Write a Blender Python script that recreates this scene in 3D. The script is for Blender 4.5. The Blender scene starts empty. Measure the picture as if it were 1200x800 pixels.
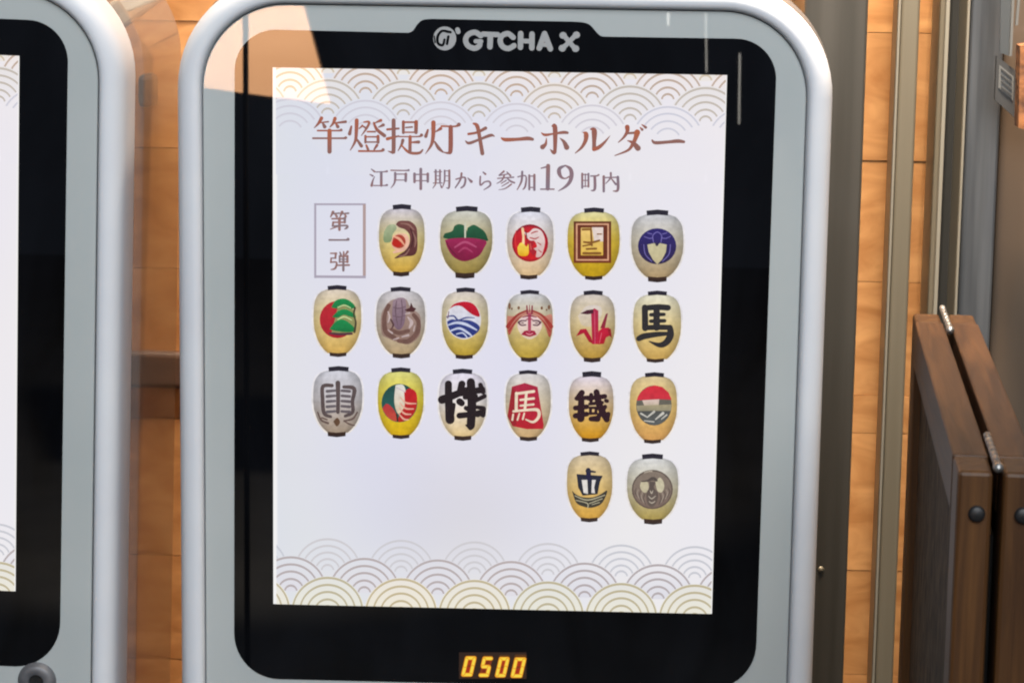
import bpy, bmesh, math, random
from mathutils import Vector, Matrix
from mathutils.geometry import tessellate_polygon

random.seed(7)
SC = bpy.context.scene
COL = SC.collection

# ------------------------------------------------------------------ camera
FPX = 3200.0                       # focal length in pixels of the 1200 px wide photograph
ZC = 1.15                          # height of the centre of the display
SW, SH = 0.301, 0.301 * 1.2213     # display, metres
CAM_LOC = Vector((0.0631, -1.8103, 1.4783))
CAM_ROT = Matrix.Rotation(0.0314, 3, 'Z') @ Matrix.Rotation(-0.0144, 3, 'Y') @ Matrix.Rotation(1.3927, 3, 'X')
cd = bpy.data.cameras.new('camera')
cam = bpy.data.objects.new('camera', cd)
COL.objects.link(cam)
cam.matrix_world = Matrix.Translation(CAM_LOC) @ CAM_ROT.to_4x4()
cd.sensor_width = 36.0
cd.lens = 36.0 * FPX / 1200.0
cd.clip_start, cd.clip_end = 0.05, 60.0
cd.dof.use_dof = True
cd.dof.focus_distance = 1.85
cd.dof.aperture_fstop = 30.0
SC.camera = cam

# ------------------------------------------------------------------ world, light, exposure
w = bpy.data.worlds.new('World')
SC.world = w
w.use_nodes = True
bg = w.node_tree.nodes['Background']
bg.inputs[0].default_value = (0.62, 0.72, 0.95, 1)
bg.inputs[1].default_value = 0.055

def area(name, loc, target, size, power, color, size_y=None):
    d = bpy.data.lights.new(name, 'AREA')
    d.energy, d.color, d.size = power, color, size
    if size_y:
        d.shape, d.size_y = 'RECTANGLE', size_y
    o = bpy.data.objects.new(name, d)
    COL.objects.link(o)
    o.location = loc
    o.rotation_euler = (Vector(target) - Vector(loc)).to_track_quat('-Z', 'Y').to_euler()
    return o

area('daylight_from_street', (0.3, -2.7, 2.95), (0, 0, 1.1), 2.4, 134, (0.92, 0.965, 1.0))
shop = area('shop_lamp_on_wall', (0.29, -0.02, 2.3), (0.30, 0.33, 1.15), 0.16, 11.0, (1.0, 0.84, 0.66))
shop.data.spread = math.radians(70)
gap_fill = area('added_fill_on_gap', (-0.245, 0.16, 2.3), (-0.26, 0.34, 1.1), 0.16, 2.8, (1.0, 0.84, 0.66))  # added fill lamp, brightens the wall in the gap
gap_fill.data.spread = math.radians(60)
vs = SC.view_settings
SC.display_settings.display_device = 'sRGB'
vs.view_transform = 'Standard'
vs.look = 'None'
vs.exposure, vs.gamma = 0.0, 1.0
vs.use_curve_mapping = False
SC.cycles.filter_width = 2.1
SC.cycles.max_bounces = 8

# ------------------------------------------------------------------ helpers
def px(x, y, Y=0.0):
    """pixel of the photograph -> point on the vertical plane at depth Y"""
    d = CAM_ROT @ Vector(((x - 600) / FPX, (400 - y) / FPX, -1.0))
    return CAM_LOC + d * ((Y - CAM_LOC.y) / d.y)

def pxz(x, y, Z):
    d = CAM_ROT @ Vector(((x - 600) / FPX, (400 - y) / FPX, -1.0))
    return CAM_LOC + d * ((Z - CAM_LOC.z) / d.z)

def lin(c):
    def f(v):
        v = v / 255.0
        return v / 12.92 if v <= 0.04045 else ((v + 0.055) / 1.055) ** 2.4
    return (f(c[0]), f(c[1]), f(c[2]), 1.0)

def link(name, me, mat=None, parent=None):
    o = bpy.data.objects.new(name, me)
    COL.objects.link(o)
    if mat is not None and me is not None and not me.materials:
        me.materials.append(mat)
    if parent is not None:
        o.parent = parent
    return o

def tag(o, label=None, cat=None, group=None, kind=None):
    if label: o['label'] = label
    if cat: o['category'] = cat
    if group: o['group'] = group
    if kind: o['kind'] = kind
    return o

def empty(name, loc=(0, 0, 0), rot=(0, 0, 0)):
    o = bpy.data.objects.new(name, None)
    COL.objects.link(o)
    o.location, o.rotation_euler = loc, rot
    return o

def box_mesh(name, x0, x1, y0, y1, z0, z1, bev=0.0, seg=2):
    bm = bmesh.new()
    bmesh.ops.create_cube(bm, size=1.0)
    for v in bm.verts:
        v.co = Vector(((x0 + x1) / 2 + v.co.x * (x1 - x0), (y0 + y1) / 2 + v.co.y * (y1 - y0), (z0 + z1) / 2 + v.co.z * (z1 - z0)))
    if bev:
        bmesh.ops.bevel(bm, geom=bm.edges[:], offset=bev, segments=seg, profile=0.5, affect='EDGES')
    me = bpy.data.meshes.new(name)
    bm.to_mesh(me); bm.free()
    return me

def lathe_mesh(name, prof, n=40, axis='Y', c=(0, 0, 0)):
    """prof: list of (radius, height along axis)"""
    vs_, fs = [], []
    for r, h in prof:
        for k in range(n):
            a = 2 * math.pi * k / n
            p = (r * math.cos(a), h, r * math.sin(a)) if axis == 'Y' else (r * math.cos(a), r * math.sin(a), h)
            vs_.append((p[0] + c[0], p[1] + c[1], p[2] + c[2]))
    for i in range(len(prof) - 1):
        for k in range(n):
            a, b = i * n + k, i * n + (k + 1) % n
            fs.append((a, b, b + n, a + n))
    me = bpy.data.meshes.new(name)
    me.from_pydata(vs_, [], fs)
    me.update()
    bm = bmesh.new(); bm.from_mesh(me)
    bmesh.ops.remove_doubles(bm, verts=bm.verts, dist=1e-6)
    bmesh.ops.recalc_face_normals(bm, faces=bm.faces)
    bm.to_mesh(me); bm.free()
    for p in me.polygons: p.use_smooth = True
    return me

def mat(name, color, rough=0.5, metal=0.0, spec=0.5, coat=0.0, coat_ior=1.5, coat_rough=0.03):
    m = bpy.data.materials.new(name)
    m.use_nodes = True
    b = m.node_tree.nodes['Principled BSDF']
    b.inputs['Base Color'].default_value = (*color[:3], 1)
    b.inputs['Roughness'].default_value = rough
    b.inputs['Metallic'].default_value = metal
    b.inputs['Specular IOR Level'].default_value = spec
    b.inputs['Coat Weight'].default_value = coat
    b.inputs['Coat IOR'].default_value = coat_ior
    b.inputs['Coat Roughness'].default_value = coat_rough
    return m

def noise_color(m, c1, c2, scale=(1, 1, 1), nscale=5.0, detail=6.0, dist=0.0, bump=0.0, rough=None, per_object=0.0):
    """mix two colours with stretched noise; optional bump and per-object value shift"""
    nt = m.node_tree
    b = nt.nodes['Principled BSDF']
    tc = nt.nodes.new('ShaderNodeTexCoord')
    mp = nt.nodes.new('ShaderNodeMapping')
    mp.inputs['Scale'].default_value = scale
    nz = nt.nodes.new('ShaderNodeTexNoise')
    nz.inputs['Scale'].default_value = nscale
    nz.inputs['Detail'].default_value = detail
    nz.inputs['Distortion'].default_value = dist
    cr = nt.nodes.new('ShaderNodeValToRGB')
    cr.color_ramp.elements[0].position, cr.color_ramp.elements[1].position = 0.32, 0.68
    cr.color_ramp.elements[0].color = (*c1[:3], 1)
    cr.color_ramp.elements[1].color = (*c2[:3], 1)
    L = nt.links.new
    L(tc.outputs['Object'], mp.inputs[0])
    if per_object:
        oi = nt.nodes.new('ShaderNodeObjectInfo')
        vm = nt.nodes.new('ShaderNodeVectorMath'); vm.operation = 'SCALE'
        vm.inputs[0].default_value = (31.0, 17.0, 23.0)
        L(oi.outputs['Random'], vm.inputs['Scale'])
        L(vm.outputs[0], mp.inputs['Location'])
        hs = nt.nodes.new('ShaderNodeHueSaturation')
        mr = nt.nodes.new('ShaderNodeMapRange')
        mr.inputs['To Min'].default_value, mr.inputs['To Max'].default_value = 1 - per_object, 1 + per_object * 0.35
        L(oi.outputs['Random'], mr.inputs['Value'])
        L(mr.outputs[0], hs.inputs['Value'])
        L(cr.outputs[0], hs.inputs['Color'])
        L(hs.outputs[0], b.inputs['Base Color'])
    else:
        L(cr.outputs[0], b.inputs['Base Color'])
    L(mp.outputs[0], nz.inputs['Vector'])
    L(nz.outputs['Fac'], cr.inputs[0])
    if bump:
        bp = nt.nodes.new('ShaderNodeBump')
        bp.inputs['Strength'].default_value = bump
        bp.inputs['Distance'].default_value = 0.002
        L(nz.outputs['Fac'], bp.inputs['Height'])
        L(bp.outputs[0], b.inputs['Normal'])
    if rough:
        mr2 = nt.nodes.new('ShaderNodeMapRange')
        mr2.inputs['To Min'].default_value, mr2.inputs['To Max'].default_value = rough
        L(nz.outputs['Fac'], mr2.inputs['Value'])
        L(mr2.outputs[0], b.inputs['Roughness'])
    return m

GIOR = 1.78
M = {}
M['plastic'] = noise_color(mat('white_grey_plastic', (0.6, 0.61, 0.65), 0.5, spec=0.35), (0.575, 0.59, 0.63), (0.62, 0.635, 0.665), nscale=14, rough=(0.5, 0.62))
M['gap'] = mat('groove_shade_grey', (0.16, 0.165, 0.17), 0.7)  # shade of the groove around the panel, put into the strip's colour
M['silver'] = noise_color(mat('silver_back_print', (0.36, 0.39, 0.39), 0.5, spec=0.0, coat=1.0, coat_ior=GIOR, coat_rough=0.008), (0.41, 0.44, 0.438), (0.45, 0.475, 0.472), nscale=7)
M['black'] = noise_color(mat('black_back_print', (0.0018, 0.0018, 0.0022), 0.5, spec=0.0, coat=1.0, coat_ior=GIOR, coat_rough=0.008), (0.0010, 0.0010, 0.0013), (0.0042, 0.0046, 0.0062), scale=(1.0, 1.0, 0.5), nscale=7.0, detail=5, dist=2.5)
M['hole'] = mat('black_keyway', (0.004, 0.004, 0.004), 0.6)
M['chrome'] = noise_color(mat('worn_lock_metal', (0.16, 0.16, 0.17), 0.5, metal=0.35), (0.11, 0.11, 0.12), (0.19, 0.19, 0.20), nscale=60, rough=(0.4, 0.6))

def picture_mat(name, emit):
    m = bpy.data.materials.new(name)
    m.use_nodes = True
    nt = m.node_tree
    b = nt.nodes['Principled BSDF']
    at = nt.nodes.new('ShaderNodeAttribute')
    at.attribute_name = 'Col'
    b.inputs['Roughness'].default_value = 0.5
    b.inputs['Specular IOR Level'].default_value = 0.0
    b.inputs['Coat Weight'].default_value = 1.0
    b.inputs['Coat IOR'].default_value = GIOR
    b.inputs['Coat Roughness'].default_value = 0.008
    if emit:
        b.inputs['Base Color'].default_value = (0.01, 0.01, 0.01, 1)
        b.inputs['Emission Strength'].default_value = 1.0
        nt.links.new(at.outputs['Color'], b.inputs['Emission Color'])
    else:
        nt.links.new(at.outputs['Color'], b.inputs['Base Color'])
    return m
M['lcd'] = picture_mat('lit_display_picture', True)
M['print'] = picture_mat('logo_print', False)
M['photo'] = picture_mat('lit_lantern_photo', True)      # lantern pictures: photographed paper, a little mottled
nt = M['photo'].node_tree
at = next(n_ for n_ in nt.nodes if n_.type == 'ATTRIBUTE')
tc = nt.nodes.new('ShaderNodeTexCoord')
nz = nt.nodes.new('ShaderNodeTexNoise'); nz.inputs['Scale'].default_value = 330.0; nz.inputs['Detail'].default_value = 4.0
mr = nt.nodes.new('ShaderNodeMapRange'); mr.inputs['From Min'].default_value = 0.3; mr.inputs['From Max'].default_value = 0.7
mr.inputs['To Min'].default_value = 0.87; mr.inputs['To Max'].default_value = 1.10
ml = nt.nodes.new('ShaderNodeVectorMath'); ml.operation = 'SCALE'
nt.links.new(tc.outputs['Object'], nz.inputs['Vector']); nt.links.new(nz.outputs['Fac'], mr.inputs['Value'])
nt.links.new(at.outputs['Color'], ml.inputs[0]); nt.links.new(mr.outputs[0], ml.inputs['Scale'])
nt.links.new(ml.outputs[0], nt.nodes['Principled BSDF'].inputs['Emission Color'])

# ------------------------------------------------------------------ flat pictures (screen content, print)
def catmull(pts, n=5):
    if len(pts) < 3:
        return [tuple(p) for p in pts]
    P = [pts[0]] + list(pts) + [pts[-1]]
    out = []
    for i in range(1, len(P) - 2):
        a, b, c, d = P[i - 1], P[i], P[i + 1], P[i + 2]
        for k in range(n):
            t = k / n
            out.append(tuple(0.5 * ((2 * b[j]) + (-a[j] + c[j]) * t + (2 * a[j] - 5 * b[j] + 4 * c[j] - d[j]) * t * t + (-a[j] + 3 * b[j] - 3 * c[j] + d[j]) * t ** 3) for j in range(len(b))))
    out.append(tuple(pts[-1]))
    return out

def clip_poly(poly, cols, rect):
    """Sutherland-Hodgman against (u0, u1, v0, v1); colours follow"""
    for ax, val, sgn in ((0, rect[0], 1), (0, rect[1], -1), (1, rect[2], 1), (1, rect[3], -1)):
        np_, nc = [], []
        for i in range(len(poly)):
            a, b = poly[i - 1], poly[i]
            ca, cb = cols[i - 1], cols[i]
            da, db = (a[ax] - val) * sgn, (b[ax] - val) * sgn
            if (da >= 0) != (db >= 0):
                t = da / (da - db)
                np_.append((a[0] + (b[0] - a[0]) * t, a[1] + (b[1] - a[1]) * t))
                nc.append(tuple(ca[j] + (cb[j] - ca[j]) * t for j in range(4)))
            if db >= 0:
                np_.append(b); nc.append(cb)
        poly, cols = np_, nc
        if len(poly) < 3:
            return [], []
    return poly, cols

class Pic:
    """a flat picture on the display plane, drawn in pixels of a crop (ox, oy, scale)"""
    STEP = 0.00007
    def __init__(self, ox=0, oy=0, sc=1.0, base=0.001, clip=None):
        self.ox, self.oy, self.sc, self.base, self.clip = ox, oy, sc, base, clip
        self.v, self.f, self.c, self.layer = [], [], [], 0
    def uv(self, x, y):
        p = px(self.ox + x / self.sc, self.oy + y / self.sc)
        return (p.x, p.z)
    def raw(self, pts, cols, tess=False):
        if self.clip:
            pts, cols = clip_poly(pts, cols, self.clip)
            if not pts: return
        n0 = len(self.v)
        y = -(self.base + self.layer * self.STEP)
        self.v += [(u, y, v) for u, v in pts]
        self.c += cols
        if tess:
            for t in tessellate_polygon([[Vector((u, v, 0)) for u, v in pts]]):
                self.f.append(tuple(n0 + k for k in t))
        else:
            self.f.append(tuple(range(n0, n0 + len(pts))))
    def poly(self, pts, col, col2=None, smooth=False):
        if smooth:
            q = catmull(list(pts) + [pts[0]], 4)[:-1]
        else:
            q = pts
        ys = [p[1] for p in q]
        lo, hi = min(ys), max(ys)
        c1, c2 = lin(col), lin(col2 or col)
        cols = [tuple(c1[j] + (c2[j] - c1[j]) * (p[1] - lo) / max(hi - lo, 1e-6) for j in range(4)) for p in q]
        self.raw([self.uv(*p) for p in q], cols, tess=True)
        self.layer += 1
    def ell(self, cx, cy, rx, ry, col, col2=None, n=28):
        self.poly([(cx + rx * math.cos(2 * math.pi * k / n), cy + ry * math.sin(2 * math.pi * k / n)) for k in range(n)], col, col2)
    def rect(self, x0, y0, x1, y1, col, col2=None):
        self.poly([(x0, y0), (x1, y0), (x1, y1), (x0, y1)], col, col2)
    def stroke(self, pts, col, col2=None, cap=True, sub=5):
        q = catmull(pts, sub)
        L, R = [], []
        for i, p in enumerate(q):
            a, b = q[max(i - 1, 0)], q[min(i + 1, len(q) - 1)]
            dx, dy = b[0] - a[0], b[1] - a[1]
            l = math.hypot(dx, dy) or 1.0
            nx, ny, h = -dy / l, dx / l, max(p[2], 2) / 2
            L.append((p[0] + nx * h, p[1] + ny * h)); R.append((p[0] - nx * h, p[1] - ny * h))
        c1, c2 = lin(col), lin(col2 or col)
        n = len(q)
        mix = lambda t: tuple(c1[j] + (c2[j] - c1[j]) * t for j in range(4))
        for i in range(n - 1):
            ca, cb = mix(i / (n - 1)), mix((i + 1) / (n - 1))
            self.raw([self.uv(*L[i]), self.uv(*L[i + 1]), self.uv(*R[i + 1]), self.uv(*R[i])], [ca, cb, cb, ca])
        if cap:
            for (p, q2, c) in ((q[0], q[1], mix(0)), (q[-1], q[-2], mix(1))):
                a0 = math.atan2(p[1] - q2[1], p[0] - q2[0])
                h = max(p[2], 2) / 2
                arc = [(p[0] + h * math.cos(a0 + math.pi * (k / 6 - 0.5)), p[1] + h * math.sin(a0 + math.pi * (k / 6 - 0.5))) for k in range(7)]
                self.raw([self.uv(*a) for a in arc], [c] * 7)
        self.layer += 1
    def mesh(self, name):
        me = bpy.data.meshes.new(name)
        me.from_pydata(self.v, [], self.f)
        at = me.color_attributes.new('Col', 'FLOAT_COLOR', 'POINT')
        for i, c in enumerate(self.c):
            at.data[i].color = c
        me.update()
        # all pictures face the viewer (-Y)
        bm = bmesh.new(); bm.from_mesh(me)
        bm.normal_update()
        fl = [f for f in bm.faces if f.normal.y > 0]
        if fl: bmesh.ops.reverse_faces(bm, faces=fl)
        bm.to_mesh(me); bm.free()
        return me

# ------------------------------------------------------------------ large structure: floor, wall
def plane_mesh(name, x0, x1, y0, y1, z):
    me = bpy.data.meshes.new(name)
    me.from_pydata([(x0, y0, z), (x1, y0, z), (x1, y1, z), (x0, y1, z)], [], [(0, 1, 2, 3)])
    return me
m_floor = noise_color(mat('concrete_floor', (0.2, 0.19, 0.18), 0.8), (0.022, 0.022, 0.024), (0.036, 0.036, 0.037), nscale=4, bump=0.1)
fl = link('floor', plane_mesh('floor', -6, 6, -8, 3, 0.0), m_floor)
tag(fl, kind='structure')

WY = 0.35     # face of the plank wall behind the machines
m_wood = noise_color(mat('honey_wood', (0.55, 0.27, 0.09), 0.5, coat=0.15), (0.55, 0.235, 0.070), (0.84, 0.43, 0.165), scale=(10, 1, 24), nscale=1.5, detail=6, dist=1.2, bump=0.03, per_object=0.2)
m_back = mat('wall_backing', (0.55, 0.26, 0.09), 0.8)
wall = empty('wall', (0, WY, 0))
tag(wall, kind='structure')
link('backing_board', box_mesh('backing_board', -1.3, 1.5, 0.018, 0.05, 0.0, 2.3), m_back, wall)
zs = [px(1010, y, WY).z for y in (-420, -290, -150, 38, 188, 330, 463, 507, 668, 790, 880, 990)]
zs = [2.3] + zs
while zs[-1] > 0.12: zs.append(zs[-1] - 0.075)
zs[-1] = 0.0
xs_cuts = [-1.3, -0.62, 0.02, 0.9, 1.5]
for i in range(len(zs) - 1):
    off = random.uniform(-0.15, 0.15)
    cuts = [-1.3, 0.02 + 0.03 * (i % 3), 1.5]
    for k in range(2):
        yy = random.uniform(-0.0005, 0.0004)
        link('plank', box_mesh('plank', cuts[k] + 0.0008, cuts[k + 1] - 0.0008, yy, 0.017, zs[i + 1] + 0.0003, zs[i] - 0.0003), m_wood, wall)

# ------------------------------------------------------------------ the gacha machine (local x, z = display plane of the main machine)
def U(x, y): 
    p = px(x, y); return p.x
def V(x, y):
    p = px(x, y); return p.z

PANEL = dict(x0=U(239.5, 400), x1=U(935, 400), z1=V(560, 9.5), z0=0.30, rt=0.056, rb=0.05)
def rrect(p, off, n=14):
    """rounded rectangle grown by off, counter-clockwise seen from the front"""
    x0, x1, z0, z1 = p['x0'] - off, p['x1'] + off, p['z0'] - off, p['z1'] + off
    out = []
    for cx, cz, r, a0 in ((x1, z0, p['rb'] + off, -90), (x1, z1, p['rt'] + off, 0), (x0, z1, p['rt'] + off, 90), (x0, z0, p['rb'] + off, 180)):
        r = max(r, 0.001)
        ccx = cx - r if cx == x1 else cx + r
        ccz = cz - r if cz == z1 else cz + r
        for k in range(n + 1):
            a = math.radians(a0 + 90 * k / n)
            out.append((ccx + r * math.cos(a), ccz + r * math.sin(a)))
    return out

def sweep(name, p, prof, close_first=False, close_last=False, smooth=True):
    rings = [rrect(p, off) for off, y in prof]
    n = len(rings[0])
    vs_ = [(u, prof[i][1], v) for i, r in enumerate(rings) for u, v in r]
    fs = []
    for i in range(len(rings) - 1):
        for k in range(n):
            a, b = i * n + k, i * n + (k + 1) % n
            fs.append((a, b, b + n, a + n))
    if close_first: fs.append(tuple(range(n)))
    if close_last: fs.append(tuple(reversed(range((len(rings) - 1) * n, len(rings) * n))))
    me = bpy.data.meshes.new(name)
    me.from_pydata(vs_, [], fs)
    bm = bmesh.new(); bm.from_mesh(me)
    bmesh.ops.remove_doubles(bm, verts=bm.verts, dist=1e-6)
    bmesh.ops.recalc_face_normals(bm, faces=bm.faces)
    bm.to_mesh(me); bm.free()
    if smooth:
        for q in me.polygons: q.use_smooth = len(q.vertices) < 6
    return me

def flat_outline(name, pts, y, thick=0.0):
    """filled outline (u, v) at depth y facing the viewer"""
    vs_ = [(u, y, v) for u, v in pts]
    fs = [t for t in tessellate_polygon([[Vector((u, v, 0)) for u, v in pts]])]
    me = bpy.data.meshes.new(name)
    me.from_pydata(vs_, [], fs)
    bm = bmesh.new(); bm.from_mesh(me)
    bm.normal_update()
    f2 = [f for f in bm.faces if f.normal.y > 0]
    if f2: bmesh.ops.reverse_faces(bm, faces=f2)
    bm.to_mesh(me); bm.free()
    return me

# tinted clear acrylic of the rear housing
m_acr = bpy.data.materials.new('smoked_clear_acrylic')
m_acr.use_nodes = True
nt = m_acr.node_tree
for n_ in list(nt.nodes):
    if n_.type == 'BSDF_PRINCIPLED': nt.nodes.remove(n_)
out = next(n_ for n_ in nt.nodes if n_.type == 'OUTPUT_MATERIAL')
tr = nt.nodes.new('ShaderNodeBsdfTransparent'); tr.inputs[0].default_value = (0.60, 0.56, 0.52, 1)
df = nt.nodes.new('ShaderNodeBsdfDiffuse'); df.inputs[0].default_value = (0.34, 0.30, 0.28, 1)
gl = nt.nodes.new('ShaderNodeBsdfGlossy'); gl.inputs['Roughness'].default_value = 0.08
fr = nt.nodes.new('ShaderNodeFresnel'); fr.inputs[0].default_value = 1.35
mx0 = nt.nodes.new('ShaderNodeMixShader'); mx0.inputs[0].default_value = 0.36
mx = nt.nodes.new('ShaderNodeMixShader')
nt.links.new(tr.outputs[0], mx0.inputs[1]); nt.links.new(df.outputs[0], mx0.inputs[2])
nt.links.new(fr.outputs[0], mx.inputs[0]); nt.links.new(mx0.outputs[0], mx.inputs[1]); nt.links.new(gl.outputs[0], mx.inputs[2])
nt.links.new(mx.outputs[0], out.inputs[0])
M['acrylic'] = m_acr

W2, H2 = SW / 2, SH / 2
CLIP = (-W2 + 0.0022, W2 - 0.0008, ZC - H2, ZC + H2)

def screen_tint(u, v):
    tl, tr_, bl, br, ce = (226, 229, 239), (244, 239, 245), (227, 230, 237), (246, 243, 245), (232, 230, 244)
    s, t = min(max((u + W2) / SW, 0), 1), min(max((v - ZC + H2) / SH, 0), 1)
    e = [(bl[k] * (1 - s) + br[k] * s) * (1 - t) + (tl[k] * (1 - s) + tr_[k] * s) * t for k in range(3)]
    wgt = max(0.0, 1 - ((s - 0.42) ** 2 + (t - 0.5) ** 2) / 0.25)
    dip = 12 * math.exp(-((s - 0.42) / 0.22) ** 2 - ((t - 0.17) / 0.13) ** 2)
    band = 2.2 * math.sin(s * 17 + t * 3) + 1.6 * math.sin(s * 7 - t * 11)
    return [min(255, e[k] * (1 - wgt) + ce[k] * wgt - dip * (1, 1, 0.8)[k] + band * (0.7, 0.5, -0.4)[k]) for k in range(3)]

def screen_mesh():
    """display: lit sheet with the picture's own soft tint and white margin"""
    nx, nz = 26, 30
    us = [-W2, -W2 + 0.0022, -W2 + 0.0034] + [-W2 + 0.0028 + (SW - 0.0046) * k / nx for k in range(1, nx)] + [W2 - 0.0018, W2]
    vv = [ZC - H2, ZC - H2 + 0.0014] + [ZC - H2 + 0.0014 + (SH - 0.0028) * k / nz for k in range(1, nz)] + [ZC + H2 - 0.0014, ZC + H2]
    vs_, cs, fs = [], [], []
    for j, v in enumerate(vv):
        for i, u in enumerate(us):
            c = screen_tint(u, v)
            if i == 0: c = [252, 251, 250]
            elif i == 1: c = [248, 247, 248]
            elif i >= len(us) - 1: c = [252, 250, 246]
            if j == 0 or j == len(vv) - 1: c = [246, 245, 243]
            vs_.append((u, -0.0008, v)); cs.append(lin(c))
    n = len(us)
    for j in range(len(vv) - 1):
        for i in range(n - 1):
            fs.append((j * n + i, j * n + i + 1, (j + 1) * n + i + 1, (j + 1) * n + i))
    me = bpy.data.meshes.new('display_screen')
    me.from_pydata(vs_, [], fs)
    at = me.color_attributes.new('Col', 'FLOAT_COLOR', 'POINT')
    for i, c in enumerate(cs): at.data[i].color = c
    return me

def wave_mesh(name, rows, x_first, period, slope):
    """overlapping fans of concentric arcs; rows from the upper one down"""
    pic = Pic(base=0.00085, clip=CLIP)
    for (yc, phase, fill, fill2, line, R, radii, wd) in rows:
        k = -2
        while True:
            xc = x_first + (k + phase) * period
            if xc > 920: break
            cy = yc + slope * (xc - 580)
            tint = random.uniform(-4, 4)
            jit = lambda c: tuple(min(255, max(0, v + tint * d)) for v, d in zip(c, (1, 0.2, -0.6)))
            if fill:
                n = 24
                q = [(xc + R * math.cos(math.pi * a / n), cy - R * 0.97 * math.sin(math.pi * a / n)) for a in range(n + 1)]
                uvs = [pic.uv(*p) for p in q]
                cl = []
                for (x_, y_), (u_, v_) in zip(q, uvs):
                    t = 1 - (cy - y_) / (R * 0.97)
                    a_, b_ = (lin(screen_tint(u_, v_) if c == 'screen' else jit(c)) for c in (fill, fill2))
                    cl.append(tuple(a_[j] + (b_[j] - a_[j]) * t for j in range(4)))
                pic.raw(uvs, cl, tess=True)
            for r in radii:
                pts = []
                for a in range(25):
                    an = math.pi * (0.04 + 0.92 * a / 24)
                    ww = wd * (0.45 + 0.55 * math.sin(an))
                    pts.append((xc + r * math.cos(an), cy - r * 0.97 * math.sin(an), ww))
                pic.layer += 1
                pic.stroke(pts, jit(line), cap=False, sub=1)
                pic.layer -= 2
            k += 1
        pic.layer += 2
    return pic.mesh(name)

RAD = (7, 15, 24, 32.5, 41)
top_rows = [
    (90, 0.5, (243, 238, 232), (240, 236, 234), (214, 200, 180), 44, RAD, 2.5),
    (113, 0.0, (246, 236, 233), 'screen', (198, 176, 160), 44, RAD, 2.6),
    (138, 0.5, (240, 234, 232), 'screen', (204, 192, 180), 44, RAD, 2.5),
    (161, 0.0, 'screen', 'screen', (214, 212, 223), 44, (15, 24, 33, 41), 2.2),
    (186, 0.5, 'screen', 'screen', (222, 222, 236), 46, (), 1.0),
    (209, 0.0, 'screen', 'screen', (222, 222, 236), 46, (), 1.0),
]
bot_rows = [
    (672, 0.5, 'screen', 'screen', (208, 208, 215), 40, (7, 14, 22, 30, 38), 2.5),
    (697, 0.0, 'screen', (232, 228, 234), (190, 177, 176), 43, (7, 15, 24, 32.5, 41), 2.6),
    (720, 0.5, (236, 233, 228), (244, 239, 222), (198, 185, 152), 43, (7, 15, 24, 32.5, 41), 2.6),
]
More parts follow.
